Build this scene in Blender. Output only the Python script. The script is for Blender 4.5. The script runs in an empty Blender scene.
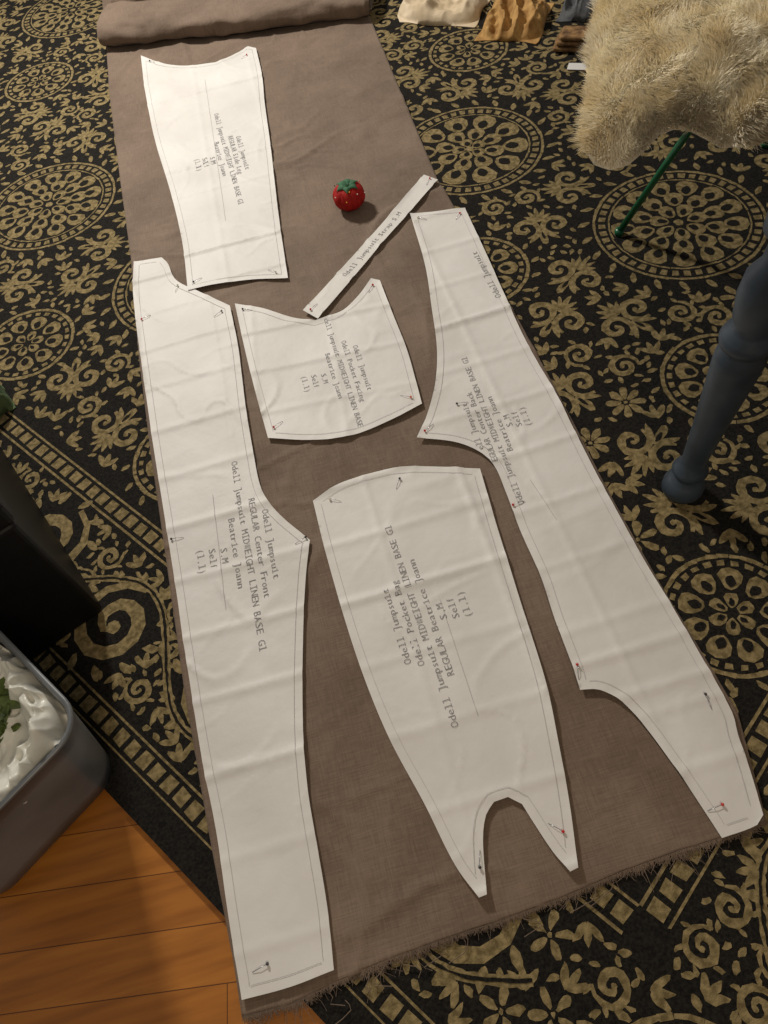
import bpy, bmesh, math, random
import numpy as np
from mathutils import Vector, Matrix, noise
from mathutils.geometry import delaunay_2d_cdt
random.seed(7); rng=np.random.default_rng(7)
sc=bpy.context.scene
sc.view_settings.view_transform='Standard'
sc.view_settings.look='None'
# ---------------------------------------------------------------- survey of the floor plan (photogrammetry)
F=780.0; ZR=0.015; H=1.10
n=Vector((129,499,780)).normalized()
d=Vector((-379,-1221,780)); d=(d-n*d.dot(n)).normalized()
ex=-(d.cross(n)).normalized()
def P(px,py,z=ZR):
    r=Vector(((px-384)/F,(py-512)/F,1)); t=(H+ZR-z)/r.dot(n)
    return Vector((r.dot(ex)*t,r.dot(d)*t,z))
cam=bpy.data.cameras.new('camera'); co=bpy.data.objects.new('camera',cam); sc.collection.objects.link(co)
cam.sensor_fit='VERTICAL'; cam.sensor_height=24; cam.lens=24*F/1024; cam.clip_start=.02
R=Vector((ex[0],d[0],-n[0])); U=Vector((-ex[1],-d[1],n[1])); B=Vector((-ex[2],-d[2],n[2]))
m=Matrix((( R.x,U.x,B.x,0),(R.y,U.y,B.y,0),(R.z,U.z,B.z,H+ZR),(0,0,0,1)))
co.matrix_world=m; sc.camera=co
# ---------------------------------------------------------------- helpers
def s2l(c):
    return tuple(((v/255)/12.92 if v/255<=.04045 else ((v/255+.055)/1.055)**2.4) for v in c)+(1,)
def mat(name,col,rough=.8,col2=None,nscale=20,bump=0,bscale=200,metal=0,spec=.5,sheen=0,trans=0,detail=3,bdist=.002):
    M=bpy.data.materials.new(name); M.use_nodes=True; nt=M.node_tree; b=nt.nodes['Principled BSDF']
    b.inputs['Base Color'].default_value=col; b.inputs['Roughness'].default_value=rough; b.inputs['Metallic'].default_value=metal
    b.inputs['Specular IOR Level'].default_value=spec
    if sheen: b.inputs['Sheen Weight'].default_value=sheen
    if trans: b.inputs['Transmission Weight'].default_value=trans
    tc=nt.nodes.new('ShaderNodeTexCoord')
    if col2:
        N=nt.nodes.new('ShaderNodeTexNoise'); N.inputs['Scale'].default_value=nscale; N.inputs['Detail'].default_value=detail
        cr=nt.nodes.new('ShaderNodeValToRGB'); cr.color_ramp.elements[0].position=.35; cr.color_ramp.elements[1].position=.65
        cr.color_ramp.elements[0].color=col; cr.color_ramp.elements[1].color=col2
        nt.links.new(tc.outputs['Object'],N.inputs['Vector']); nt.links.new(N.outputs['Fac'],cr.inputs['Fac']); nt.links.new(cr.outputs['Color'],b.inputs['Base Color'])
    if bump:
        N2=nt.nodes.new('ShaderNodeTexNoise'); N2.inputs['Scale'].default_value=bscale; N2.inputs['Detail'].default_value=4
        bp=nt.nodes.new('ShaderNodeBump'); bp.inputs['Strength'].default_value=bump; bp.inputs['Distance'].default_value=bdist
        nt.links.new(tc.outputs['Object'],N2.inputs['Vector']); nt.links.new(N2.outputs['Fac'],bp.inputs['Height']); nt.links.new(bp.outputs['Normal'],b.inputs['Normal'])
    return M
def mesh(name,verts,faces,mats,parent=None,mi=None,smooth=False,solid=0,bevel=0,sub=0):
    me=bpy.data.meshes.new(name); me.from_pydata([tuple(v) for v in verts],[],faces); me.update()
    for M in (mats if isinstance(mats,list) else [mats]): me.materials.append(M)
    if mi is not None: me.polygons.foreach_set('material_index',mi)
    if smooth: me.polygons.foreach_set('use_smooth',[True]*len(me.polygons))
    o=bpy.data.objects.new(name,me); sc.collection.objects.link(o)
    if parent: o.parent=parent
    if bevel:
        q=o.modifiers.new('b','BEVEL'); q.width=bevel; q.segments=3
    if sub:
        q=o.modifiers.new('s','SUBSURF'); q.levels=sub; q.render_levels=sub
    if solid:
        q=o.modifiers.new('so','SOLIDIFY'); q.thickness=solid; q.offset=-1
    return o
def empty(name):
    o=bpy.data.objects.new(name,None); sc.collection.objects.link(o); return o
def lathe(prof,seg=32,c=(0,0,0),lean=(0,0)):
    V=[];Fc=[]
    for r,z in prof:
        for i in range(seg):
            a=2*math.pi*i/seg; V.append((c[0]+lean[0]*z+r*math.cos(a),c[1]+lean[1]*z+r*math.sin(a),c[2]+z))
    k=len(prof)
    for j in range(k-1):
        for i in range(seg):
            Fc.append((j*seg+i,j*seg+(i+1)%seg,(j+1)*seg+(i+1)%seg,(j+1)*seg+i))
    Fc.append(tuple(range(seg))[::-1]); Fc.append(tuple((k-1)*seg+i for i in range(seg)))
    return V,Fc
def tube(pts,r,seg=8):
    V=[];Fc=[]; pts=[Vector(p) for p in pts]
    for j,p in enumerate(pts):
        t=(pts[min(j+1,len(pts)-1)]-pts[max(j-1,0)]).normalized()
        a=t.cross(Vector((0,0,1))); 
        if a.length<.01: a=Vector((1,0,0))
        a.normalize(); b=t.cross(a)
        rr=r[j] if isinstance(r,(list,tuple)) else r
        for i in range(seg):
            w=2*math.pi*i/seg; V.append(p+a*rr*math.cos(w)+b*rr*math.sin(w))
    for j in range(len(pts)-1):
        for i in range(seg):
            Fc.append((j*seg+i,j*seg+(i+1)%seg,(j+1)*seg+(i+1)%seg,(j+1)*seg+i))
    Fc.append(tuple(range(seg))[::-1]); Fc.append(tuple((len(pts)-1)*seg+i for i in range(seg)))
    return V,Fc
def join(lst):
    V=[];Fc=[]
    for v,f in lst:
        o=len(V); V+=list(v); Fc+=[tuple(i+o for i in q) for q in f]
    return V,Fc
def box(cx,cy,cz,sx,sy,sz,rot=0):
    V=[]
    for z in(-1,1):
        for x,y in((-1,-1),(1,-1),(1,1),(-1,1)):
            X=x*sx/2;Y=y*sy/2; V.append((cx+X*math.cos(rot)-Y*math.sin(rot),cy+X*math.sin(rot)+Y*math.cos(rot),cz+z*sz/2))
    return V,[(3,2,1,0),(4,5,6,7),(0,1,5,4),(1,2,6,5),(2,3,7,6),(3,0,4,7)]
def nz(x,y,s=1.0,z=0.0): return noise.noise(Vector((x*s,y*s,z)))
def ridge(x,y,s,z): return 1-abs(noise.noise(Vector((x*s,y*s,z))))*2
# ---------------------------------------------------------------- floor
uu=Vector((.58,-.815)).normalized(); vv=Vector((-uu.y,uu.x))
FM=bpy.data.materials.new('oak_floor'); FM.use_nodes=True; nt=FM.node_tree; b=nt.nodes['Principled BSDF']
tc=nt.nodes.new('ShaderNodeTexCoord'); mp=nt.nodes.new('ShaderNodeMapping'); mp.inputs['Rotation'].default_value=(0,0,math.radians(8))
br=nt.nodes.new('ShaderNodeTexBrick'); br.inputs['Scale'].default_value=1; br.inputs['Brick Width'].default_value=.7; br.inputs['Row Height'].default_value=.07
br.inputs['Mortar Size'].default_value=.0007; br.inputs['Color1'].default_value=s2l((176,114,46)); br.inputs['Color2'].default_value=s2l((158,98,36)); br.inputs['Mortar'].default_value=s2l((94,54,20))
mp2=nt.nodes.new('ShaderNodeMapping'); mp2.inputs['Rotation'].default_value=(0,0,math.radians(8)); mp2.inputs['Scale'].default_value=(5,60,1)
gn=nt.nodes.new('ShaderNodeTexNoise'); gn.inputs['Scale'].default_value=1; gn.inputs['Detail'].default_value=6
mx=nt.nodes.new('ShaderNodeMix'); mx.data_type='RGBA'; mx.blend_type='MULTIPLY'; mx.inputs[0].default_value=.6
cr=nt.nodes.new('ShaderNodeValToRGB'); cr.color_ramp.elements[0].position=.3; cr.color_ramp.elements[0].color=(.45,.33,.2,1); cr.color_ramp.elements[1].position=.6
L=nt.links.new
L(tc.outputs['Object'],mp.inputs['Vector']); L(mp.outputs[0],br.inputs['Vector']); L(tc.outputs['Object'],mp2.inputs['Vector']); L(mp2.outputs[0],gn.inputs['Vector'])
L(gn.outputs['Fac'],cr.inputs['Fac']); L(br.outputs['Color'],mx.inputs[6]); L(cr.outputs['Color'],mx.inputs[7]); L(mx.outputs[2],b.inputs['Base Color']); b.inputs['Roughness'].default_value=.38
mesh('floor',[(-4,-3,0),(4,-3,0),(4,6,0),(-4,6,0),(-4,-3,-.05),(4,-3,-.05),(4,6,-.05),(-4,6,-.05)],[(0,1,2,3),(7,6,5,4),(0,4,5,1),(1,5,6,2),(2,6,7,3),(3,7,4,0)],FM)
# ---------------------------------------------------------------- rug
S=1.1
def W(u,v): return (uu.x*u+vv.x*v, uu.y*u+vv.y*v)   # metres
def UV(p): return (p.x*uu.x+p.y*uu.y,p.x*vv.x+p.y*vv.y)
U0,U1,V0,V1=-3.6,.40,-.155,2.7
polys=[];pm=[];RV=[];
zc=[0]
J=lambda: random.gauss(0,.0007)
def addpoly(pts,mi=0):
    zc[0]+=1; z=.0102+ (zc[0]%40)*.00001+(0.0004 if mi==1 else 0)+(0.0008 if mi==2 else 0)
    o=len(RV)
    for u,v in pts:
        x,y=W(u,v); RV.append((x+J(),y+J(),z))
    polys.append(tuple(range(o,o+len(pts)))); pm.append(mi)
def strip(c,w,mi=0):
    L_=[];R_=[]
    for i,(x,y) in enumerate(c):
        a=c[max(i-1,0)]; bq=c[min(i+1,len(c)-1)]; dx,dy=bq[0]-a[0],bq[1]-a[1]; l=math.hypot(dx,dy) or 1; nx,ny=-dy/l,dx/l
        ww=w[i]/2; L_.append((x+nx*ww,y+ny*ww)); R_.append((x-nx*ww,y-ny*ww))
    zc[0]+=1; z=.0102+(zc[0]%40)*.00001+(0.0004 if mi==1 else 0)+(0.0008 if mi==2 else 0)
    o=len(RV); k=len(c)
    for q in L_+R_:
        x,y=W(*q); RV.append((x+J(),y+J(),z))
    for i in range(k-1):
        polys.append((o+i+1,o+i,o+k+i,o+k+i+1)); pm.append(mi)
def leaf(u,v,a,l,w,mi=0,rd=False):
    pts=[]
    for i in range(10):
        t=2*math.pi*i/10; X=math.cos(t); Y=math.sin(t)
        if rd: x=(X*.5+.5)*l; y=Y*w/2*(.55+.45*(X*.5+.5))
        else: x=(X*.5+.5)*l; y=Y*abs(Y)**.5*w/2
        pts.append((u+x*math.cos(a)-y*math.sin(a),v+x*math.sin(a)+y*math.cos(a)))
    addpoly(pts,mi)
def petal(u,v,a,l,w):
    leaf(u,v,a,l,w,0,True); leaf(u+math.cos(a)*l*.12,v+math.sin(a)*l*.12,a,l*.52,w*.34,2)
def ring(u,v,r0,r1,N=40,mi=0,frac=1,ph=0):
    for i in range(N):
        a=2*math.pi*(i+ph)/N; bq=a+2*math.pi/N*frac
        addpoly([(u+r0*math.cos(a),v+r0*math.sin(a)),(u+r1*math.cos(a),v+r1*math.sin(a)),(u+r1*math.cos(bq),v+r1*math.sin(bq)),(u+r0*math.cos(bq),v+r0*math.sin(bq))][::-1],mi)
def disc(u,v,r,mi=0,N=12): addpoly([(u+r*math.cos(2*math.pi*i/N),v+r*math.sin(2*math.pi*i/N)) for i in range(N)],mi)
def spiral(u,v,s,a,ch,turn=1.35,w=.17,mi=0):
    c=[];ws=[]
    for i in range(20):
        t=i/19; r=s*(1-t)**.8*.95+s*.1; an=a+ch*t*turn*2*math.pi
        c.append((u+r*math.cos(an),v+r*math.sin(an))); ws.append(s*w*(.35+1.1*math.sin(math.pi*min(1,t*.9+.08))))
    strip(c,ws,mi); disc(u+s*.1*math.cos(an),v+s*.1*math.sin(an),s*.17,mi,8)
def bigmed(u,v,Rr,kind=0):
    ring(u,v,Rr*.965,Rr*1.0,48); ring(u,v,Rr*.85,Rr*.935,44,0,.60); ring(u,v,Rr*.80,Rr*.82,48)
    if kind==0:
        rows=[(.50,13,.28),(.30,10,.25),(.10,7,.23)]
    else: rows=[(.44,10,.34),(.20,8,.27),(.05,5,.18)]
    for k,(r,N,l) in enumerate(rows):
        for i in range(N):
            a=2*math.pi*(i+.5*(k%2))/N; wd=2*math.pi*(r+l*.78)/N*.96
            petal(u+r*Rr*math.cos(a),v+r*Rr*math.sin(a),a,l*Rr*1.04,wd*Rr)
    disc(u,v,Rr*.055)
    N=24
    for i in range(N):
        a=2*math.pi*i/N; leaf(u+1.03*Rr*math.cos(a),v+1.03*Rr*math.sin(a),a+.6,.17*Rr,.075*Rr,0)
def smallmed(u,v,Rr):
    ring(u,v,Rr*.93,Rr,36); ring(u,v,Rr*.80,Rr*.885,26,0,.55)
    for i in range(9):
        a=2*math.pi*i/9; petal(u+.38*Rr*math.cos(a),v+.38*Rr*math.sin(a),a,.39*Rr,.46*Rr)
    for i in range(6):
        a=2*math.pi*i/6; petal(u+.08*Rr*math.cos(a),v+.08*Rr*math.sin(a),a,.27*Rr,.25*Rr)
    for i in range(16):
        a=2*math.pi*i/16; leaf(u+1.04*Rr*math.cos(a),v+1.04*Rr*math.sin(a),a+.6,.20*Rr,.10*Rr,0)
def scrollpair(u,v,s,a):
    for ch in(-1,1):
        cx=u+math.cos(a+ch*math.pi/2)*s*.52; cy=v+math.sin(a+ch*math.pi/2)*s*.52
        spiral(cx,cy,s*.48,a+math.pi,ch,1.3,.34)
    for k in range(5):
        b_=a+(k-2)*.42; leaf(u+math.cos(a)*s*.25,v+math.sin(a)*s*.25,b_,s*(.8-.1*abs(k-2)),s*.17)
    petal(u-math.cos(a)*s*.2,v-math.sin(a)*s*.2,a+math.pi,s*.75,s*.34)
    for ch in(-1,1): leaf(u-math.cos(a)*s*.2,v-math.sin(a)*s*.2,a+math.pi+ch*.75,s*.75,s*.2)
def fleur(u,v,s,a):
    k=random.choice((5,6,8))
    if random.random()<.2:
        for i in range(k):
            b_=a+2*math.pi*i/k; leaf(u+s*.16*math.cos(b_),v+s*.16*math.sin(b_),b_,s*.78,s*.46,0,True)
        disc(u,v,s*.1,0,8)
    else:
        spiral(u,v,s*.72,a,random.choice((-1,1)),1.5,.32)
        for i in range(6):
            b_=a+i*1.05; leaf(u+s*.72*math.cos(b_),v+s*.72*math.sin(b_),b_+.8,s*.45,s*.22)
centres=[]
BI_V=.20; BI_U=.045
big=[];sm=[]
for k in range(0,5):
    v=(.60+.62*k)*S
    for j in range(-8,4):
        u=(-.966+.485*(j+(.5 if k%2==0 else 0)))*S
        if k==0 and u>-.5: continue
        if u<BI_U-.17 and v<V1-.3: big.append((u,v))
for k in range(0,5):
    v=(.30+.62*k)*S
    for j in range(-8,4):
        u=(-.966+.485*(j+.5)-(.15 if k==0 else 0.0))*S
        if u<BI_U-.1 and v<V1-.3: sm.append((u,v))
m7=UV(P(733,612))
BR=.172; SR=.106
for i,c in enumerate(big): bigmed(*c,BR,i%2); centres.append((c[0],c[1],BR*1.15))
for c in sm:
    if all(math.hypot(c[0]-g[0],c[1]-g[1])>BR*1.05+SR for g in big) and math.hypot(c[0]-m7[0],c[1]-m7[1])>.25: smallmed(*c,SR); centres.append((c[0],c[1],SR*1.12))
smallmed(*m7,.10); centres.append((m7[0],m7[1],.112))
def fill(u0,u1,v0,v1,rad,tries,fn):
    global centres
    C=np.array(centres)
    for _ in range(tries):
        u=random.uniform(u0+rad,u1-rad); v=random.uniform(v0+rad,v1-rad)
        if len(C) and (np.hypot(C[:,0]-u,C[:,1]-v)<C[:,2]+rad*.86).any(): continue
        C=np.vstack([C,[u,v,rad*.96]]); fn(u,v,rad)
    centres=[tuple(c) for c in C]
ang=lambda: random.choice([0,1,2,3])*math.pi/2+math.pi/4*random.choice((0,1))+random.uniform(-.2,.2)
def leafs(u,v,s):
    a=random.uniform(0,6.3)
    for k in range(3): leaf(u-math.cos(a)*s*.9,v-math.sin(a)*s*.9,a+(k-1)*.7,s*1.8,s*.66)
def dot(u,v,s):
    a=random.uniform(0,6.3); leaf(u-s*1.0*math.cos(a),v-s*1.0*math.sin(a),a,s*2.0,s*1.1)
fa=(U0+.35,BI_U-.005,BI_V+.005,V1-.35)
fill(*fa,.062,5000,lambda u,v,s:scrollpair(u,v,s,ang()))
fill(*fa,.036,8000,lambda u,v,s:fleur(u,v,s*1.05,ang()))
fill(*fa,.018,18000,leafs)
fill(*fa,.0085,26000,dot)
def line_v(v,w,u0,u1,mi=0): addpoly([(u0,v-w/2),(u1,v-w/2),(u1,v+w/2),(u0,v+w/2)],mi)
def line_u(u,w,v0,v1,mi=0): addpoly([(u-w/2,v0),(u+w/2,v0),(u+w/2,v1),(u-w/2,v1)],mi)
def guard_v(vc,u0,u1):
    for s_ in(-1,1): line_v(vc+s_*.019,.004,u0,u1)
    x=u0
    while x<u1-.02: addpoly([(x,vc-.011),(x+.020,vc-.011),(x+.020,vc+.011),(x,vc+.011)]); x+=.028
def guard_u(uc,v0,v1):
    for s_ in(-1,1): line_u(uc+s_*.019,.004,v0,v1)
    x=v0
    while x<v1-.02: addpoly([(uc-.011,x),(uc+.011,x),(uc+.011,x+.020),(uc-.011,x+.020)]); x+=.028
guard_v(BI_V-.03,U0+.3,BI_U+.01); guard_v(V0+.065,U0+.06,U1-.045)
guard_u(BI_U+.03,BI_V-.01,V1-.3); guard_u(U1-.065,V0+.045,V1-.06)
centres=[(99,99,.01)]
def vine(vc,u0,u1,amp,fl,per=.46):
    c=[(u0+(u1-u0)*i/500,vc+amp*math.sin((u0+(u1-u0)*i/500)*2*math.pi/per)) for i in range(501)]
    if fl: c=[(b_,a_) for a_,b_ in c]
    strip(c,[.013]*501); strip(c,[.004]*501,2)
    x=math.ceil(u0/(per/2))*per/2-per/4
    while x<u1-.08:
        if x>u0+.05:
            s_=1 if math.sin(x*2*math.pi/per)>0 else -1
            cx,cy=(x,vc-s_*.016)
            if fl: cx,cy=cy,cx
            spiral(cx,cy,.070,random.choice((0,1.57)),s_,1.6,.24)
            centres.append((cx,cy,.080))
            for i in range(11):
                a=2*math.pi*i/11; leaf(cx+.074*math.cos(a),cy+.074*math.sin(a),a+.6*s_,.030,.015)
        x+=per/2
vb=((V0+.09)+(BI_V-.055))/2; vine(vb,U0+.1,.0,.062,False)
ub=((BI_U+.055)+(U1-.09))/2; vine(ub,.15,V1-.1,.062,True)
smallmed(ub,vb,.1); centres.append((ub,vb,.105))
for rg in((U0+.09,U1-.09,V0+.09,BI_V-.055),(BI_U+.055,U1-.09,BI_V-.055,V1-.1)):
    fill(*rg,.030,4000,lambda u,v,s:fleur(u,v,s*1.05,ang()))
    fill(*rg,.016,9000,leafs)
    fill(*rg,.008,12000,dot)
RB=mat('rug_black_pile',s2l((20,19,18)),.95,s2l((38,36,33)),260,bump=.6,bscale=500,spec=.12)
RT=mat('rug_tan_pile',s2l((100,88,60)),.95,s2l((144,128,92)),110,bump=.6,bscale=500,spec=.1)
RG=mat('rug_olive_pile',s2l((78,66,42)),.95,s2l((95,80,52)),150,bump=.6,bscale=500,spec=.1)
rug=empty('area_rug')
c4=[W(U0,V0),W(U1,V0),W(U1,V1),W(U0,V1)]
mesh('rug_base',[(x,y,.0005) for x,y in c4]+[(x,y,.010) for x,y in c4],[(3,2,1,0),(4,5,6,7),(0,1,5,4),(1,2,6,5),(2,3,7,6),(3,0,4,7)],RB,rug)
mesh('rug_ornament',RV,polys,[RT,RG,RB],rug,mi=pm)
# ---------------------------------------------------------------- linen
Lp=[(100,-20),(104,20),(110,100),(120,180),(131,260),(138,350),(150,450),(166,560),(184,690),(208,830),(233,960),(242,1018)]
Rp=[(354,-20),(368,12),(398,85),(438,180),(480,248),(527,335),(570,415),(608,490),(652,570),(698,645),(738,712),(756,780),(767,822)]
Bp=[(242,1018),(290,1006),(335,984),(385,962),(440,942),(500,922),(560,900),(620,874),(680,852),(725,838),(767,822)]
def resamp(pts,N,z=ZR):
    w=[P(x,y,z) for x,y in pts]; D=[0]
    for a,b_ in zip(w,w[1:]): D.append(D[-1]+(b_-a).length)
    out=[];j=0
    for i in range(N):
        s_=D[-1]*i/(N-1)
        while j<len(D)-2 and D[j+1]<s_: j+=1
        t=(s_-D[j])/(D[j+1]-D[j]); out.append(w[j].lerp(w[j+1],t))
    return out
NR,NC=460,160
Lw=resamp(Lp,NR);Rw=resamp(Rp,NR);Bw=resamp(Bp,NC)
def fabz(x,y):
    z=.0138+.0009*nz(x,y,6)+.0005*nz(x,y,20,3)
    wx=x+.05*nz(x,y,4,2); wy=y+.05*nz(x,y,4,5)
    z+=.0052*max(0,ridge(wx,wy*.6,4.5,9)-.84)/.16*max(0,.4+nz(x,y,2.5,8)*1.6)
    z+=.0040*max(0,ridge(wx*.7,wy,6.5,19)-.86)/.14*max(0,.3+nz(x,y,3,18)*1.8)
    z+=.0028*max(0,ridge(wx+.5*wy,wy-.4*wx,9,29)-.86)/.14*max(0,.2+nz(x,y,4,28)*1.8)
    return min(z,.0200)
V=[]
for i in range(NR):
    for j in range(NC):
        p=Lw[i].lerp(Rw[i],j/(NC-1)); t=i/(NR-1); wt=max(0,(t-.8)/.2)**1.5
        base=Lw[-1].lerp(Rw[-1],j/(NC-1)); p=p+(Bw[j]-base)*wt
        V.append((p.x,p.y,fabz(p.x,p.y)))
Fc=[(i*NC+j,(i+1)*NC+j,(i+1)*NC+j+1,i*NC+j+1) for i in range(NR-1) for j in range(NC-1)]
LM=bpy.data.materials.new('brown_linen'); LM.use_nodes=True; nt=LM.node_tree; b=nt.nodes['Principled BSDF']; L=nt.links.new
tc=nt.nodes.new('ShaderNodeTexCoord')
def strn(sx,sy):
    mp_=nt.nodes.new('ShaderNodeMapping'); mp_.inputs['Scale'].default_value=(sx,sy,1); L(tc.outputs['Object'],mp_.inputs['Vector'])
    w=nt.nodes.new('ShaderNodeTexNoise'); w.inputs['Scale'].default_value=1; w.inputs['Detail'].default_value=2
    L(mp_.outputs[0],w.inputs['Vector']); return w
w1=strn(520,28);w2=strn(28,520)
ad=nt.nodes.new('ShaderNodeMath'); ad.operation='ADD'; L(w1.outputs['Fac'],ad.inputs[0]); L(w2.outputs['Fac'],ad.inputs[1])
hf_=nt.nodes.new('ShaderNodeMath'); hf_.operation='MULTIPLY'; hf_.inputs[1].default_value=.5; L(ad.outputs[0],hf_.inputs[0])
nn=nt.nodes.new('ShaderNodeTexNoise'); nn.inputs['Scale'].default_value=5; nn.inputs['Detail'].default_value=8; nn.inputs['Roughness'].default_value=.65; L(tc.outputs['Object'],nn.inputs['Vector'])
mm=nt.nodes.new('ShaderNodeMix'); mm.data_type='FLOAT'; mm.inputs[0].default_value=.45; L(nn.outputs['Fac'],mm.inputs[2]); L(hf_.outputs[0],mm.inputs[3])
cr=nt.nodes.new('ShaderNodeValToRGB'); cr.color_ramp.elements[0].position=.38; cr.color_ramp.elements[0].color=s2l((97,82,69)); cr.color_ramp.elements[1].position=.62; cr.color_ramp.elements[1].color=s2l((129,111,96))
L(mm.outputs[0],cr.inputs['Fac']); L(cr.outputs['Color'],b.inputs['Base Color'])
bp=nt.nodes.new('ShaderNodeBump'); bp.inputs['Strength'].default_value=.5; bp.inputs['Distance'].default_value=.0008; L(ad.outputs[0],bp.inputs['Height'])
bp2=nt.nodes.new('ShaderNodeBump'); bp2.inputs['Strength'].default_value=.6; bp2.inputs['Distance'].default_value=.010; L(nn.outputs['Fac'],bp2.inputs['Height']); L(bp.outputs[0],bp2.inputs['Normal']); L(bp2.outputs[0],b.inputs['Normal'])
b.inputs['Roughness'].default_value=.8; b.inputs['Sheen Weight'].default_value=.1; b.inputs['Specular IOR Level'].default_value=.3
linen=empty('linen_fabric')
mesh('cloth',V,Fc,LM,linen,smooth=True,solid=.0012)
T=[]
for _ in range(2300):
    t=random.random(); k=t*(NC-1); j=min(int(k),NC-2); p=Bw[j].lerp(Bw[j+1],k-j)
    tn=(Bw[j+1]-Bw[j]).normalized(); nd=Vector((tn.y,-tn.x,0)); 
    if nd.y>0: nd=-nd
    l=random.uniform(.002,.010)*(1 if random.random()<.94 else 3)*(.6+.8*abs(noise.noise(Vector((t*14,0,0))))*2); a=random.uniform(-1.2,1.2)
    dr=(nd*math.cos(a)+tn*math.sin(a)); cv=tn*random.uniform(-.5,.5)
    T.append(tube([Vector((0,0,0))+p-nd*.002, p+dr*l*.5+Vector((0,0,-.0005)), p+dr*l+cv*l*.5+Vector((0,0,-.002))],.00028,3))
for x,y in((335,985),(345,1000),(385,965),(590,884),(610,878),(520,915),(250,1016),(660,860),(400,960),(372,968),(465,935),(440,945)):
    q=P(x,y,.0150); pts=[q+Vector((.012*k*random.uniform(.2,1)*math.cos(k*.8+x),-.006*k,0)) for k in range(5)]
    T.append(tube(pts,.0005,4))
mesh('frayed_threads',*join(T),LM,linen)
def bolt(cpx0,cpx1,off,rad_y,rad_z,zc_,seed,ext0=0,ext1=0):
    a=P(*cpx0);b_=P(*cpx1); dx=(b_-a).normalized(); a=a-dx*ext0;b_=b_+dx*ext1; up=Vector((-dx.y,dx.x,0)); N=120;K=36;V=[];Fc=[]
    for i in range(N+1):
        t=i/N; c=a.lerp(b_,t)+up*off
        e=min(1,min(t,1-t)/.02+.75)
        for k in range(K):
            w=2*math.pi*k/K; cy=math.copysign(abs(math.cos(w))**.75,math.cos(w)); sz=math.copysign(abs(math.sin(w))**.8,math.sin(w))
            nn_=1+.16*noise.noise(Vector((t*5,math.cos(w)*1.2+seed,math.sin(w)*1.2)))+.06*noise.noise(Vector((t*18,w*2,seed)))+.08*max(0,ridge(t*3,math.cos(w),2.5,seed))
            sag=.004*noise.noise(Vector((t*4,seed,0)))
            q=c+up*(cy*rad_y*nn_*e+.012*noise.noise(Vector((t*3,seed*2,1)))); V.append((q.x,q.y,max(.014,zc_+sag+sz*rad_z*nn_*e)))
    for i in range(N):
        for k in range(K): Fc.append((i*K+k,i*K+(k+1)%K,(i+1)*K+(k+1)%K,(i+1)*K+k))
    Fc.append(tuple(range(K))); Fc.append(tuple(N*K+k for k in range(K))[::-1])
    return V,Fc
mesh('folded_end',*join([bolt((105,52),(371,20),.085,.085,.034,.046,1.3,.012,.0),bolt((104,46),(371,14),.24,.085,.040,.056,5.1,0,.0)]),LM,linen,smooth=True)
# ---------------------------------------------------------------- paper pattern pieces
PM=bpy.data.materials.new('pattern_paper'); PM.use_nodes=True; nt=PM.node_tree; b=nt.nodes['Principled BSDF']; L=nt.links.new
tc=nt.nodes.new('ShaderNodeTexCoord'); nn=nt.nodes.new('ShaderNodeTexNoise'); nn.inputs['Scale'].default_value=7; nn.inputs['Detail'].default_value=5; L(tc.outputs['Object'],nn.inputs['Vector'])
cr=nt.nodes.new('ShaderNodeValToRGB'); cr.color_ramp.elements[0].position=.3; cr.color_ramp.elements[0].color=s2l((206,204,200)); cr.color_ramp.elements[1].position=.7; cr.color_ramp.elements[1].color=s2l((220,219,216))
L(nn.outputs['Fac'],cr.inputs['Fac']); L(cr.outputs[0],b.inputs['Base Color']); b.inputs['Roughness'].default_value=.55; b.inputs['Specular IOR Level'].default_value=.35
bp=nt.nodes.new('ShaderNodeBump'); bp.inputs['Strength'].default_value=.6; bp.inputs['Distance'].default_value=.010; L(nn.outputs['Fac'],bp.inputs['Height']); L(bp.outputs[0],b.inputs['Normal'])
INK=mat('grey_ink',s2l((128,128,130)),.8); LINE=mat('faint_line_ink',s2l((184,183,181)),.8)
PINM=mat('pin_steel',(.35,.35,.36,1),.3,metal=1); PW=mat('pin_head_white',s2l((235,230,215)),.3); PO=mat('pin_head_orange',s2l((220,90,30)),.3); PRD=mat('pin_head_red',s2l((200,30,25)),.3); PK=mat('pin_head_dark',s2l((60,60,62)),.3); PY=mat('pin_head_yellow',s2l((235,200,60)),.3)
ZP=.0208
def catmull(pts,corner=32,step=.008):
    N=len(pts);out=[]
    def isc(i):
        a=pts[i]-pts[i-1]; b_=pts[(i+1)%N]-pts[i]; return a.angle(b_)>math.radians(corner)
    cs=[isc(i) for i in range(N)]
    for i in range(N):
        p1=pts[i];p2=pts[(i+1)%N]; p0=pts[i-1] if not cs[i] else p1-(p2-p1)*.5; p3=pts[(i+2)%N] if not cs[(i+1)%N] else p2+(p2-p1)*.5
        l=(p2-p1).length; k=max(1,int(l/step))
        t0=(p2-p0)/( (p2-p1).length+(p1-p0).length)*l ; t1=(p3-p1)/((p3-p2).length+l)*l
        for j in range(k):
            t=j/k; h00=2*t**3-3*t*t+1;h10=t**3-2*t*t+t;h01=-2*t**3+3*t*t;h11=t**3-t*t
            out.append(p1*h00+t0*h10+p2*h01+t1*h11)
    return out
def inside(p,poly):
    c=False;j=len(poly)-1
    for i in range(len(poly)):
        a=poly[i];b_=poly[j]
        if (a[1]>p[1])!=(b_[1]>p[1]) and p[0]<(b_[0]-a[0])*(p[1]-a[1])/(b_[1]-a[1])+a[0]: c=not c
        j=i
    return c
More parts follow.
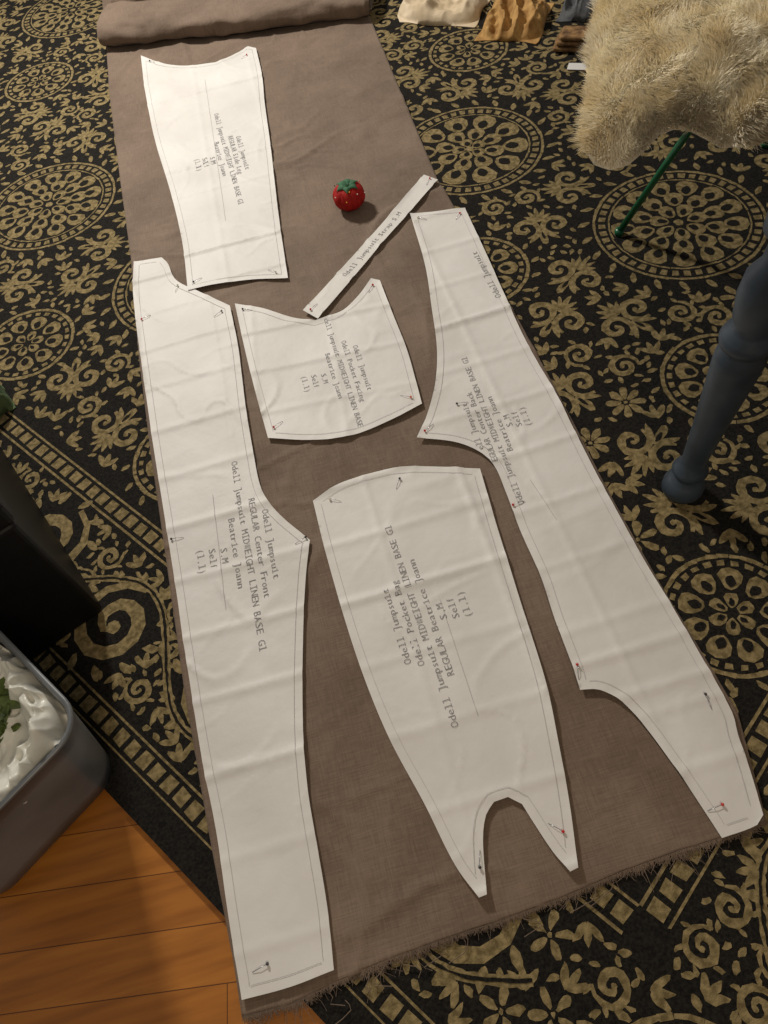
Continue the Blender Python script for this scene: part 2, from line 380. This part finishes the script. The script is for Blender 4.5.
def pz(seed,ax,x,y):
    z=ZP+.0010*nz(x,y,4,seed)+.0006*nz(x,y,14,seed)
    s_=x*ax.x+y*ax.y; t=-x*ax.y+y*ax.x
    for val,pitch_,h,wd in((s_+seed*.07+.010*nz(x,y,3,seed),.112,.0052,.013),(t+.03*seed,.16,.0040,.010)):
        f=(val/pitch_)%1; dd=min(f,1-f)*pitch_
        k=int(val/pitch_+.5); h2=h*(.3+1.1*abs(noise.noise(Vector((k*3.3,seed,1)))))
        z+=h2*max(0,1-dd/wd)**1.4
    z+=.0022*abs((((s_+seed*.07)/.224)%1)-.5)
    z+=.0034*max(0,ridge(x+.2*nz(x,y,3),y,5,seed+30)-.88)/.12*max(0,nz(x,y,4,seed+7)+.2)
    z+=.0026*max(0,ridge(x*1.3,y+.3*x,8,seed+50)-.9)/.1*max(0,nz(x,y,5,seed+17)+.15)
    return z
glyph={}
def getglyph(c):
    if c in glyph: return glyph[c]
    cu=bpy.data.curves.new('g','FONT'); cu.body=c; cu.size=1; cu.resolution_u=2; cu.offset=-.010; o=bpy.data.objects.new('g',cu); sc.collection.objects.link(o)
    bpy.context.view_layer.update(); dg=bpy.context.evaluated_depsgraph_get(); me=bpy.data.meshes.new_from_object(o.evaluated_get(dg))
    vs=[(v.co.x,v.co.y) for v in me.vertices]; fs=[tuple(p.vertices) for p in me.polygons]
    bpy.data.objects.remove(o); bpy.data.curves.remove(cu); bpy.data.meshes.remove(me)
    if vs:
        x0=min(v[0] for v in vs);x1=max(v[0] for v in vs); w=x1-x0; tw=w
        if w>.5: tw=.53
        elif w>.3: tw=.47
        vs=[((v[0]-(x0+x1)/2)/w*tw,v[1]) for v in vs]
        if c in 'iIl1':
            o=len(vs); hw=.2; vs+=[(-hw,0),(hw,0),(hw,.06),(-hw,.06)]; fs=fs+[(o,o+1,o+2,o+3)]
        if c in 'iIlJ1':
            t=.52 if c=='i' else .70; o=len(vs); vs+=[(-.2,t-.06),(.04 if c!='I' else .2,t-.06),(.04 if c!='I' else .2,t),(-.2,t)]; fs=fs+[(o,o+1,o+2,o+3)]
    glyph[c]=(vs,fs); return glyph[c]
def textblock(p0,p1,lines,main,zf,C_,ls=2.05):
    A=P(*p0,ZP);Bq=P(*p1,ZP); e=(Bq-A); adv=e.length/len(lines[main]); e.normalize(); up=Vector((-e.y,e.x,0)); C=(A+Bq)/2; size=adv/.60
    V=[];Fc=[]
    for li,s_ in enumerate(lines):
        o=C-up*(li-main)*adv*ls; st=-(len(s_)-1)/2*adv
        for k,ch in enumerate(s_):
            if ch==' ': continue
            vs,fs=getglyph(ch); q=o+e*(st+k*adv); base=len(V)
            if not all(inside((q.x+a*adv*.5,q.y+b_*adv*.5),C_) for a,b_ in((1,1),(-1,1),(-1,-1),(1,-1))): continue
            for x,y in vs:
                w=q+e*x*size*.98+up*(y-.3)*size; V.append((w.x,w.y,zf(w.x,w.y)+.0008))
            Fc+=[tuple(base+i for i in f) for f in fs]
    return V,Fc
def pin(px,py,a,hm,zf,par,l=.021):
    q=P(px,py,ZP); dr=Vector((math.cos(a),math.sin(a),0)); z=zf(q.x,q.y)
    a0=q.copy(); a0.z=z+.0030; b_=q-dr*l; b_.z=zf(b_.x,b_.y)+.0010; mid=(a0+b_)/2; mid.z+=.001
    v1,f1=tube([b_,mid,a0],.0004,6)
    hv,hf=lathe([(.0002,-.0023),(.0014,-.0018),(.0022,0),(.0014,.0018),(.0002,.0023)],10,(a0.x,a0.y,a0.z))
    V,Fc=join([(v1,f1),(hv,hf)]); mi=[0]*len(f1)+[1]*len(hf)
    mesh('straight_pin',V,Fc,[PINM,hm],par,mi=mi,smooth=True)
def piece(out,axis,seed,texts=(),pins=(),lines_=True,extra=()):
    pts=[P(x,y,ZP) for x,y in out]; pts=[Vector((p.x,p.y)) for p in pts]
    ax=P(*axis[1])-P(*axis[0]); ax=Vector((ax.x,ax.y)).normalized(); zf=lambda x,y:pz(seed,ax,x,y)
    C=catmull(pts); N=len(C)
    xs=[p.x for p in C];ys=[p.y for p in C]; g=.0050; I=[]
    Carr=np.array([(p.x,p.y) for p in C])
    x=min(xs)
    while x<max(xs):
        y=min(ys)
        while y<max(ys):
            qx=x+random.uniform(-.001,.001);qy=y+random.uniform(-.001,.001)
            if np.min(np.hypot(Carr[:,0]-qx,Carr[:,1]-qy))>g*.55 and inside((qx,qy),C): I.append(Vector((qx,qy)))
            y+=g
        x+=g
    r=delaunay_2d_cdt(list(C)+I,[(i,(i+1)%N) for i in range(N)],[],1,1e-6)
    top=empty('sewing_pattern_piece')
    def ez(v):
        dd=np.min(np.hypot(Carr[:,0]-v.x,Carr[:,1]-v.y)); z=zf(v.x,v.y)
        if dd<.010: z+=.0035*max(0,nz(v.x,v.y,9,seed+3))*(1-dd/.010)
        return z
    fs=[tuple(f) for f in r[2]]; vs=[(v.x,v.y,ez(v)) for v in r[0]]
    o=mesh('paper_sheet',vs,fs,PM,top,smooth=True); bm=bmesh.new(); bm.from_mesh(o.data); bmesh.ops.recalc_face_normals(bm,faces=bm.faces)
    if sum(f.normal.z for f in bm.faces)<0: bmesh.ops.reverse_faces(bm,faces=bm.faces)
    bm.to_mesh(o.data); bm.free()
    if lines_:
        area=sum(C[i-1].x*C[i].y-C[i].x*C[i-1].y for i in range(N)); sg=1 if area>0 else -1
        for off in(.0125,):
            D=[]
            for i in range(0,N):
                t=(C[(i+2)%N]-C[i-2]).normalized(); nn_=Vector((-t.y,t.x))*sg; q=C[i]+nn_*off
                if np.min(np.hypot(Carr[:,0]-q.x,Carr[:,1]-q.y))>off*.93 and inside(q,C): D.append((q,nn_))
                else: D.append(None)
            V=[];Fc=[]
            for i in range(N):
                a=D[i];b_=D[(i+1)%N]
                if a is None or b_ is None or (a[0]-b_[0]).length>.03: continue
                for u_ in range(2):
                    o_=len(V)
                    for f_ in(u_/2,(u_+1)/2):
                        q=a[0].lerp(b_[0],f_); nn_=a[1].lerp(b_[1],f_)
                        for s_ in(-.0004,.0004): w=q+nn_*s_; V.append((w.x,w.y,zf(w.x,w.y)+.0008))
                    Fc.append((o_,o_+1,o_+3,o_+2))
            mesh('seam_line',V,Fc,LINE,top)
    for (a,b_) in extra:
        A=P(*a,ZP);Bq=P(*b_,ZP); K=80; t=(Bq-A).normalized(); nn_=Vector((-t.y,t.x,0)); V=[];Fc=[]
        for i in range(K+1):
            q=A.lerp(Bq,i/K)
            for s_ in(-.0005,.0005): w=q+nn_*s_; V.append((w.x,w.y,zf(w.x,w.y)+.0008))
            if i<K: Fc.append((2*i,2*i+1,2*i+3,2*i+2))
        mesh('grainline',V,Fc,LINE,top)
    for t in texts: 
        V,Fc=textblock(t[0],t[1],t[2],t[3],zf,C,t[4] if len(t)>4 else 2.05); mesh('printed_text',V,Fc,INK,top)
    for p in pins: pin(p[0],p[1],p[2],p[3],zf,top)
    return top
NM='Odell Jumpsuit'; MK='Beatrice Joann'
def blk(x,sz='S,M'): return [NM,'REGULAR '+x,NM+' MIDWEIGHT LINEN BASE G1',MK,sz,'Self','(1,1)']
piece([(141,56),(165,64),(190,66),(215,63),(235,54),(248,46),(256,48),(262,75),(265,105),(270,140),(274,175),(280,225),(288,278),(250,280),(215,285),(188,291),(182,240),(170,190),(155,140),(145,90)],
 ((200,66),(238,280)),1,[((216,114),(241,205),blk('Side Leg'),2,1.75)],[(150,62,2.3,PK),(247,56,.6,PRD),(194,283,3.5,PK),(276,273,-.8,PW)],extra=[((205,80),(226,222))])
piece([(134,262),(162,258),(168,264),(176,280),(200,292),(230,306),(238,345),(245,400),(253,450),(262,490),(277,512),(310,540),(306,575),(303,640),(303,720),(308,790),(318,850),(328,910),(334,970),(290,987),(242,1000),(229,920),(216,830),(199,740),(185,650),(170,550),(154,450),(140,350),(134,300)],
 ((190,300),(285,980)),2,[((234,462),(263,652),blk('Center Front'),2,2.0)],[(142,320,3.4,PRD),(178,286,1.2,PW),(222,312,.5,PK),(306,538,.3,PK),(268,964,.2,PK),(172,540,3.,PK)],extra=[((213,495),(226,610))])
piece([(235,304),(262,308),(290,317),(315,321),(340,312),(358,296),(371,279),(380,281),(392,312),(407,350),(417,385),(422,404),(395,418),(350,436),(310,440),(268,438),(255,390),(245,350)],
 ((315,330),(330,440)),3,[((325,316),(364,438),[NM,'Odell Pocket Facing',NM+' MIDWEIGHT LINEN BASE G1',MK,'S,M','Self','(1,1)'],2,2.15)],[(243,310,2.6,PK),(373,286,.9,PRD),(274,428,3.6,PRD),(411,398,-.6,PO)])
piece([(424,175),(438,180),(380,246),(318,319),(303,311),(363,245)],((303,315),(430,178)),4,[((344,277),(400,213),['Odell Jumpsuit Strap S,M'],0)],[(430,180,.9,PRD),(311,311,3.8,PRD)],lines_=False)
piece([(313,501),(340,484),(370,474),(400,468),(435,467),(480,469),(498,530),(520,600),(545,680),(558,740),(569,800),(578,868),(570,872),(553,852),(535,825),(522,804),(508,797),(494,802),(486,815),(483,840),(487,895),(479,898),(455,865),(425,805),(390,740),(365,680),(345,620),(325,550)],
 ((400,470),(510,800)),5,[((456,728),(388,526),[NM,'Odell Pocket Bag',NM+' MIDWEIGHT LINEN BASE G1','REGULAR '+MK,'S,M','Self','(1,1)'],2,1.95)],[(400,480,1.0,PK),(330,500,2.6,PW),(563,832,-.8,PRD),(480,868,-1.9,PK)],extra=[((440,600),(478,716))])
piece([(410,214),(440,211),(465,208),(490,262),(523,335),(560,402),(602,484),(647,565),(692,640),(732,712),(738,735),(750,770),(763,815),(757,825),(722,838),(705,812),(680,775),(645,727),(622,702),(600,690),(580,690),(572,665),(555,620),(540,575),(520,530),(505,490),(495,467),(480,452),(455,442),(417,438),(427,415),(435,385),(437,350),(432,310),(425,265)],
 ((430,214),(740,830)),6,[((522,505),(464,357),blk('Center Back'),2,1.7),((499,298),(474,252),[NM],0)],[(418,219,2.5,PW),(460,214,.8,PRD),(425,432,3.6,PRD),(577,666,1.3,PRD),(513,506,3.2,PRD),(705,695,1.5,PK),(722,805,.1,PRD),(457,405,3,PK)],extra=[((530,480),(556,520))])
# ---------------------------------------------------------------- pincushion
pc=empty('tomato_pincushion'); q=P(351,206,.0165); rr=.037; V=[];Fc=[];Na,Nb=64,22
for j in range(Nb+1):
    ph=math.pi*j/Nb
    for i in range(Na):
        a=2*math.pi*i/Na; g=abs(math.sin(a*4))**.35; k=1-.10*(1-g)*math.sin(ph); r=rr*math.sin(ph)**.85*k; z=.027+.029*math.cos(ph)-.010*math.exp(-(r/.009)**2)*(1 if ph<1.57 else 0)
        V.append((q.x+r*math.cos(a),q.y+r*math.sin(a),q.z+max(0,z)))
for j in range(Nb):
    for i in range(Na): Fc.append((j*Na+i,(j+1)*Na+i,(j+1)*Na+(i+1)%Na,j*Na+(i+1)%Na))
mesh('red_cushion',V,Fc,mat('red_cotton',s2l((150,20,18)),.7,s2l((170,30,25)),60,bump=.3,bscale=600,spec=.25),pc,smooth=True)
V=[];Fc=[];
def cz(r): 
    s_=min(1,(r/rr)**(1/.85)); return .027+.029*math.sqrt(max(0,1-s_*s_))-.010*math.exp(-(r/.009)**2)
for i in range(6):
    a=2*math.pi*i/6+.3; o=len(V)
    for k in range(9):
        t=k/8; r=.001+.027*t; w=.0105*math.sin(math.pi*(t*.78+.2))**1*(1-t**4)
        for s_ in(-1,0,1):
            V.append((q.x+r*math.cos(a)-s_*w*math.sin(a),q.y+r*math.sin(a)+s_*w*math.cos(a),q.z+cz(math.hypot(r,s_*w))+.0025+(.001 if s_==0 else 0)))
    for k in range(8):
        for s_ in(0,1): Fc.append((o+3*k+s_,o+3*k+3+s_,o+3*k+4+s_,o+3*k+1+s_))
mesh('felt_leaf_cap',V,Fc,mat('green_felt',s2l((48,88,62)),.9,s2l((66,112,82)),200,bump=.4),pc,smooth=True,solid=.0012)
stv,stf=tube([(q.x,q.y,q.z+.046),(q.x+.001,q.y,q.z+.052),(q.x+.003,q.y+.001,q.z+.056)],.002,8); mesh('stem',stv,stf,bpy.data.materials['green_felt'],pc,smooth=True)
for a,el,M in((3.6,.5,PW),(4.4,.35,PY),(4.0,.8,PRD),(5.2,.6,PW),(2.4,.6,PK),(.5,.5,PO),(4.7,.9,PY),(5.8,.3,PW)):
    dr=Vector((math.cos(a)*math.cos(el),math.sin(a)*math.cos(el),math.sin(el))); c=q+Vector((0,0,.026)); p0=c+Vector((dr.x*.03,dr.y*.03,dr.z*.024)); p1=c+Vector((dr.x*.041,dr.y*.041,dr.z*.034))
    v1,f1=tube([p0,p1],.0004,5); hv,hf=lathe([(.0002,-.0016),(.0010,-.0012),(.0014,0),(.0010,.0012),(.0002,.0016)],10,tuple(p1))
    V,Fc=join([(v1,f1),(hv,hf)]); mesh('stuck_pin',V,Fc,[PINM,M],pc,mi=[0]*len(f1)+[1]*len(hf),smooth=True)
# ---------------------------------------------------------------- stool with sheepskin
st=empty('sheepskin_stool')
GM=mat('green_enamel',s2l((18,92,60)),.3); 
cx,cy=.90,1.18; q=P(619,234,.011)
off=Vector((q.x-cx,q.y-cy)); parts=[]
for k in range(3):
    a=-2*math.pi*k/3; o=Vector((off.x*math.cos(a)-off.y*math.sin(a),off.x*math.sin(a)+off.y*math.cos(a)))
    t=.42
    f=Vector((cx+o.x,cy+o.y,.0115+.006)); g=Vector((cx+o.x*t,cy+o.y*t,.415))
    if k==0: g=Vector((.772,1.10,.415))
    parts.append(tube([f,f.lerp(g,.5),g],.0065,12)); parts.append(lathe([(.009,-.0062),(.010,0),(.008,.006)],14,tuple(f)))
mesh('legs',*join(parts),GM,st,smooth=True)
mesh('seat_disc',*lathe([(.05,.405),(.19,.408),(.20,.418),(.195,.43),(.05,.432)],40,(cx,cy,0)),GM,st,smooth=True)
pel=[(.685,1.42),(.60,1.29),(.545,1.17),(.505,1.08),(.502,1.035),(.54,.995),(.59,1.005),(.63,.98),(.67,.925),(.74,.91),(.82,.865),(.95,.86),(1.08,.95),(1.17,1.08),(1.2,1.25),(1.14,1.42),(1.0,1.52),(.84,1.52)]
C=catmull([Vector(p) for p in pel],80,.02); N=len(C); Carr=np.array([(p.x,p.y) for p in C]); I=[]
x=.45
while x<1.22:
    y=.83
    while y<1.54:
        if inside((x,y),C) and np.min(np.hypot(Carr[:,0]-x,Carr[:,1]-y))>.008: I.append(Vector((x,y)))
        y+=.014
    x+=.014
r=delaunay_2d_cdt(list(C)+I,[(i,(i+1)%N) for i in range(N)],[],1,1e-6)
def pelz(x,y):
    dd=np.min(np.hypot(Carr[:,0]-x,Carr[:,1]-y)); rd=math.hypot(x-cx,y-cy)
    return .452-.075*max(0,(rd-.2)/.22)**1.2-.035*max(0,1-dd/.035)**2+.014*nz(x,y,9)+.012*nz(x,y,22,4)
pv=[Vector((v.x,v.y,pelz(v.x,v.y))) for v in r[0]]; pf=[tuple(f) for f in r[2]]
FU=mat('cream_wool',s2l((238,224,190)),.95,s2l((250,242,218)),18,spec=.1,sheen=.5)
mesh('sheepskin_hide',pv,pf,FU,st,smooth=True,solid=.012)
ar=[];
for f in pf:
    a,b_,c=[pv[i] for i in f]; ar.append(((b_-a).cross(c-a)).length/2)
ar=np.array(ar); NS=120000
pick=rng.choice(len(pf),NS,p=ar/ar.sum()); V=[];Fc=[]
R1=rng.random((NS,2)); G1=rng.normal(0,1,(NS,6)); LL=rng.uniform(.015,.026,NS)
for ii,fi in enumerate(pick):
    a,b_,c=[pv[i] for i in pf[fi]]; w1,w2=R1[ii]
    if w1+w2>1: w1,w2=1-w1,1-w2
    p=a+(b_-a)*w1+(c-a)*w2
    rx,ry=p.x-cx,p.y-cy; k=math.hypot(rx,ry)+1e-6; rd=Vector((rx/k,ry/k,0))
    gx=math.floor(p.x/.017)*.017; gy=math.floor(p.y/.017)*.017
    hx=.5+.45*math.sin(gx*1379+gy*917); hy=.5+.45*math.sin(gx*731+gy*1571)
    cc=Vector((gx+hx*.017-p.x,gy+hy*.017-p.y,0))
    cl=Vector((noise.noise(Vector((p.x*20,p.y*20,0))),noise.noise(Vector((p.x*20,p.y*20,7))),0))
    l=LL[ii]; g1=Vector(G1[ii,:3]); g2=Vector(G1[ii,3:])
    dr=(Vector((0,0,1))+rd*(.15+(k/.35)*.45)+cl*1.2+g1*.26).normalized()
    side=dr.cross(g2).normalized(); wd=.0006; o=len(V)
    tip=p+dr*l+cc*.4+cl*.008+Vector((0,0,-.003)); md=p+dr*l*.55+cc*.12
    V+=[p-side*wd,p+side*wd,md-side*wd*.9,md+side*wd*.9,tip]
    Fc+=[(o,o+1,o+3,o+2),(o+2,o+3,o+4)]
mesh('wool_pile',V,Fc,FU,st,smooth=True)
# ---------------------------------------------------------------- painted table
tb=empty('painted_table'); BM=mat('blue_grey_paint',s2l((36,46,56)),.45,s2l((54,65,76)),14,bump=.2,bscale=60,spec=.4)
q=P(680,492,.0105); lx,ly=q.x,q.y
prof=[(.014,.0),(.023,.003),(.028,.014),(.028,.026),(.022,.036),(.016,.042),(.014,.050),(.021,.056),(.024,.063),(.021,.070),(.017,.076),(.016,.09),(.020,.17),(.025,.25),(.028,.30),(.028,.315),(.023,.325),(.022,.330),(.029,.336),(.031,.344),(.029,.352),(.022,.359),(.021,.366),(.026,.38),(.030,.41),(.029,.44),(.020,.46),(.019,.49),(.030,.505),(.032,.56)]
prof=[(r*1.15,z) for r,z in prof]
LX,LY=.95,-1.05; LE=.065
def tleg(x,y,sx,sy):
    v,f=lathe(prof,36,(x,y,.0115),(LE*sx,LE*sy*.3)); bx_=box(x+LE*sx*.66,y+LE*.3*sy*.66,.66,.066,.066,.19); return join([(v,f),bx_])
legs=join([tleg(lx,ly,1,-1),tleg(lx+LX+.12,ly,-1,-1),tleg(lx,ly+LY,1,1),tleg(lx+LX+.12,ly+LY,-1,1)])
mesh('turned_legs',*legs,BM,tb)
ax0,ax1,ay0,ay1=lx+.045,lx+LX+.075,ly-.013,ly+LY+.013
mesh('apron',*join([box((ax0+ax1)/2,ay0,.70,ax1-ax0-.06,.025,.10),box((ax0+ax1)/2,ay1,.70,ax1-ax0-.06,.025,.10),box(ax0,(ay0+ay1)/2,.70,.025,ay0-ay1-.06,.10),box(ax1,(ay0+ay1)/2,.70,.025,ay0-ay1-.06,.10)]),BM,tb)
mesh('table_top',*box((ax0+ax1)/2,(ay0+ay1)/2,.770,ax1-ax0+.12,ay0-ay1+.12,.03),BM,tb,bevel=.006)
for p_ in bpy.data.objects['turned_legs'].data.polygons: p_.use_smooth= len(p_.vertices)==4 and p_.center.z<.57 and abs(p_.normal.z)<.98
# ---------------------------------------------------------------- black case
K=P(105,611,0.011); dd1=Vector((-.397,.918)).normalized(); dd2=Vector((-dd1.y,dd1.x)); 
bx=empty('black_storage_case'); BK=mat('black_plastic',s2l((12,12,13)),.5,s2l((17,17,18)),40,bump=.1,spec=.2)
Lb,Wb,Hb=.52,.36,.34
def q3(a,b_,z): return (K.x+dd1.x*a+dd2.x*b_,K.y+dd1.y*a+dd2.y*b_,z)
def bb(a0,a1,b0,b1,z0,z1): return ([q3(a0,b0,z0),q3(a1,b0,z0),q3(a1,b1,z0),q3(a0,b1,z0),q3(a0,b0,z1),q3(a1,b0,z1),q3(a1,b1,z1),q3(a0,b1,z1)],[(3,2,1,0),(4,5,6,7),(0,1,5,4),(1,2,6,5),(2,3,7,6),(3,0,4,7)])
mesh('case_body',*bb(0,Lb,0,Wb,.0115,Hb-.05),BK,bx,bevel=.008)
mesh('case_lid',*bb(-.006,Lb+.006,-.006,Wb+.006,Hb-.046,Hb),BK,bx,bevel=.010)
# ---------------------------------------------------------------- cloth heaps
def heap(name,c,ax_,sx,sy,h,M,seed,z0=.0125,N=90,fold=1.0):
    V=[];Fc=[]
    for i in range(N):
        for j in range(N):
            u=2*i/(N-1)-1;v=2*j/(N-1)-1
            r=(abs(u)**3.2+abs(v)**3.2)**(1/3.2)
            wob=1+.16*noise.noise(Vector((u*1.3+seed,v*1.3,0)))
            X=u*sx/2*wob;Y=v*sy/2*wob
            prof_=max(0,1-r**5)**.5
            z=h*prof_*(.55+.35*noise.noise(Vector((u*1.8+seed,v*1.8,4)))+.38*fold*(1-abs(noise.noise(Vector((u*2.1+v*.7+seed,v*1.1-u*.4,1)))*2.4))+.12*noise.noise(Vector((u*7,v*7,seed))))
            V.append((c.x+X*math.cos(ax_)-Y*math.sin(ax_),c.y+X*math.sin(ax_)+Y*math.cos(ax_),z0+max(0,z)))
    for i in range(N-1):
        for j in range(N-1): Fc.append((i*N+j,(i+1)*N+j,(i+1)*N+j+1,i*N+j+1))
    return mesh(name,V,Fc,M,smooth=True,solid=.002)
heap('green_cloth',P(-2,402,.012),1.97,.09,.05,.06,mat('green_cotton',s2l((62,82,52)),.9,s2l((80,98,62)),30,bump=.3),3)
heap('cream_cloth',P(444,8),-.62,.23,.17,.045,mat('cream_cotton',s2l((190,172,142)),.9,s2l((214,198,172)),12,bump=.3),11)
heap('mustard_cloth',P(516,20),-.62,.165,.21,.05,mat('mustard_cotton',s2l((140,102,52)),.9,s2l((184,146,88)),38,bump=.6,bscale=120),21,fold=1.0)
heap('blue_grey_cloth',P(588,6),-.62,.13,.15,.05,mat('washed_denim',s2l((66,68,72)),.9,s2l((92,94,96)),60,bump=.3),31)
fs_=empty('folded_brown_textile'); BW=mat('brown_woven',s2l((84,58,34)),.9,s2l((150,116,72)),55,bump=.5,bscale=200)
q=P(578,46); ang_=-.55
for k in range(3): mesh('fold_layer',*box(q.x+.004*k,q.y-.003*k,.0205+.013*k,.12-.006*k,.065-.004*k,.0115,ang_),BW,fs_,bevel=.005)
q=P(578,66); mesh('paper_tag',*box(q.x,q.y,.0135,.05,.03,.0015,ang_),PM,fs_)
# ---------------------------------------------------------------- waste bin with plastic liner
wb=empty('waste_bin'); GR=mat('grey_galvanised',s2l((88,92,96)),.38,s2l((116,120,124)),7,bump=.15,bscale=30,metal=.1,spec=.7)
a1=Vector((-.577,.817)).normalized(); a2=Vector((-a1.y,a1.x)); Cc=P(86,722,.22)
LA,LB=.25,.30; BH=.22; ZB=.0112
cen=Vector((Cc.x,Cc.y))+a1*LA/2+a2*LB/2
def rr_loop(la,lb,rad,z,c,K=8):
    out=[]
    for qi,(sx,sy) in enumerate(((1,1),(-1,1),(-1,-1),(1,-1))):
        for k in range(K+1):
            a=math.pi/2*qi+math.pi/2*k/K; X=sx*(la/2-rad)+rad*math.cos(a); Y=sy*(lb/2-rad)+rad*math.sin(a)
            w=c+a1*X+a2*Y; out.append((w.x,w.y,z))
    return out
def loops(Ls,cap0=False,cap1=False):
    n_=len(Ls[0]); V=[p for l in Ls for p in l]; Fc=[(j*n_+i,j*n_+(i+1)%n_,(j+1)*n_+(i+1)%n_,(j+1)*n_+i) for j in range(len(Ls)-1) for i in range(n_)]
    if cap0: Fc.append(tuple(range(n_))[::-1])
    if cap1: Fc.append(tuple((len(Ls)-1)*n_+i for i in range(n_)))
    return V,Fc
Ls=[]
for k in range(7):
    t=k/6; Ls.append(rr_loop((LA-.06)+.06*t,(LB-.06)+.06*t,.045,ZB+(BH-ZB)*t,cen))
Ls.append(rr_loop(LA+.006,LB+.006,.048,BH,cen));Ls.append(rr_loop(LA+.006,LB+.006,.048,BH+.006,cen));Ls.append(rr_loop(LA-.004,LB-.004,.043,BH+.006,cen))
for k in range(4):
    t=1-k/3; Ls.append(rr_loop((LA-.08)+.07*t,(LB-.08)+.07*t,.042,.022+(BH-.022)*t,cen))
mesh('bin_body',*loops(Ls,True,True),GR,wb,smooth=True)
WBG=mat('white_plastic_film',s2l((204,204,194)),.35,s2l((222,222,214)),10,bump=.35,bscale=22,bdist=.004)
NG=150; V=[];Fc=[]
def film(X,Y,rr_):
    wx=X+.02*nz(X,Y,14,3); wy=Y+.02*nz(X,Y,14,6)
    z=BH+.012-.085*(max(0,1-rr_**2.2))
    z+=.055*max(0,ridge(wx,wy,9,31)-.62)+.030*max(0,ridge(wx+wy*.4,wy,19,41)-.68)+.014*ridge(wx,wy,34,51)
    if rr_>.86: z-=.05*((rr_-.86)/.14)**2
    return z
for i in range(NG):
    for j in range(NG):
        u=2*i/(NG-1)-1; v=2*j/(NG-1)-1
        k=1-.10*(abs(u*v))**1.5; X=u*k*(LA/2-.004); Y=v*k*(LB/2-.004)
        rr_=(abs(u)**5+abs(v)**5)**.2
        w=cen+a1*X+a2*Y; V.append((w.x,w.y,film(X,Y,min(1,rr_))))
for i in range(NG-1):
    for j in range(NG-1): Fc.append((i*NG+j,(i+1)*NG+j,(i+1)*NG+j+1,i*NG+j+1))
mesh('bag_liner',V,Fc,WBG,wb,smooth=True)
GV=mat('green_scraps',s2l((50,66,26)),.6,s2l((92,110,48)),60,bump=.4,bscale=80)
prt=[]; gc=P(-2,713,.20)
for k in range(60):
    gx_=gc.x+random.gauss(-.010,.013); gy_=gc.y+random.gauss(0,.013)
    rel=Vector((gx_,gy_))-cen; X=rel.dot(a1);Y=rel.dot(a2); zz=film(X,Y,max(abs(X)/(LA/2),abs(Y)/(LB/2)))
    c=Vector((gx_,gy_,zz+random.uniform(.004,.02))); a=random.uniform(0,6.3); l=random.uniform(.02,.04); w=l*.5
    e=Vector((math.cos(a),math.sin(a),random.uniform(-.4,.4))).normalized(); s_=e.cross(Vector((random.uniform(-.5,.5),random.uniform(-.5,.5),1))).normalized(); up_=e.cross(s_)
    V=[];Fq=[]
    for i in range(7):
        t=i/6; ww=w/2*math.sin(math.pi*min(1,t*.9+.05))
        for q_ in(-1,0,1): V.append(c+e*l*(t-.5)+s_*ww*q_+up_*(.004*abs(q_)-.006*t*t))
    for i in range(6):
        for q_ in(0,1): Fq.append((3*i+q_,3*i+3+q_,3*i+4+q_,3*i+1+q_))
    prt.append((V,Fq))
mesh('vegetable_scraps',*join(prt),GV,wb,smooth=True)
# ---------------------------------------------------------------- lights
def area(name,loc,tgt,size,power,col):
    l=bpy.data.lights.new(name,'AREA'); l.shape='DISK'; l.size=size; l.energy=power; l.color=col; o=bpy.data.objects.new(name,l); sc.collection.objects.link(o); o.location=loc
    o.rotation_euler=(Vector(tgt)-Vector(loc)).to_track_quat('-Z','Y').to_euler(); return o
area('warm_fill',(-.6,3.0,1.8),(0,.9,0),.3,61,(1,.93,.84))
area('warm_fill',(.3,-1.2,2.35),(0,.6,0),.5,17,(1,.80,.57))  # soft second light, added for the warm glow on the wood floor
w=bpy.data.worlds.new('w'); sc.world=w; w.use_nodes=True; w.node_tree.nodes['Background'].inputs[0].default_value=(1,.91,.81,1); w.node_tree.nodes['Background'].inputs[1].default_value=.20
print('done',len(RV),len(polys))
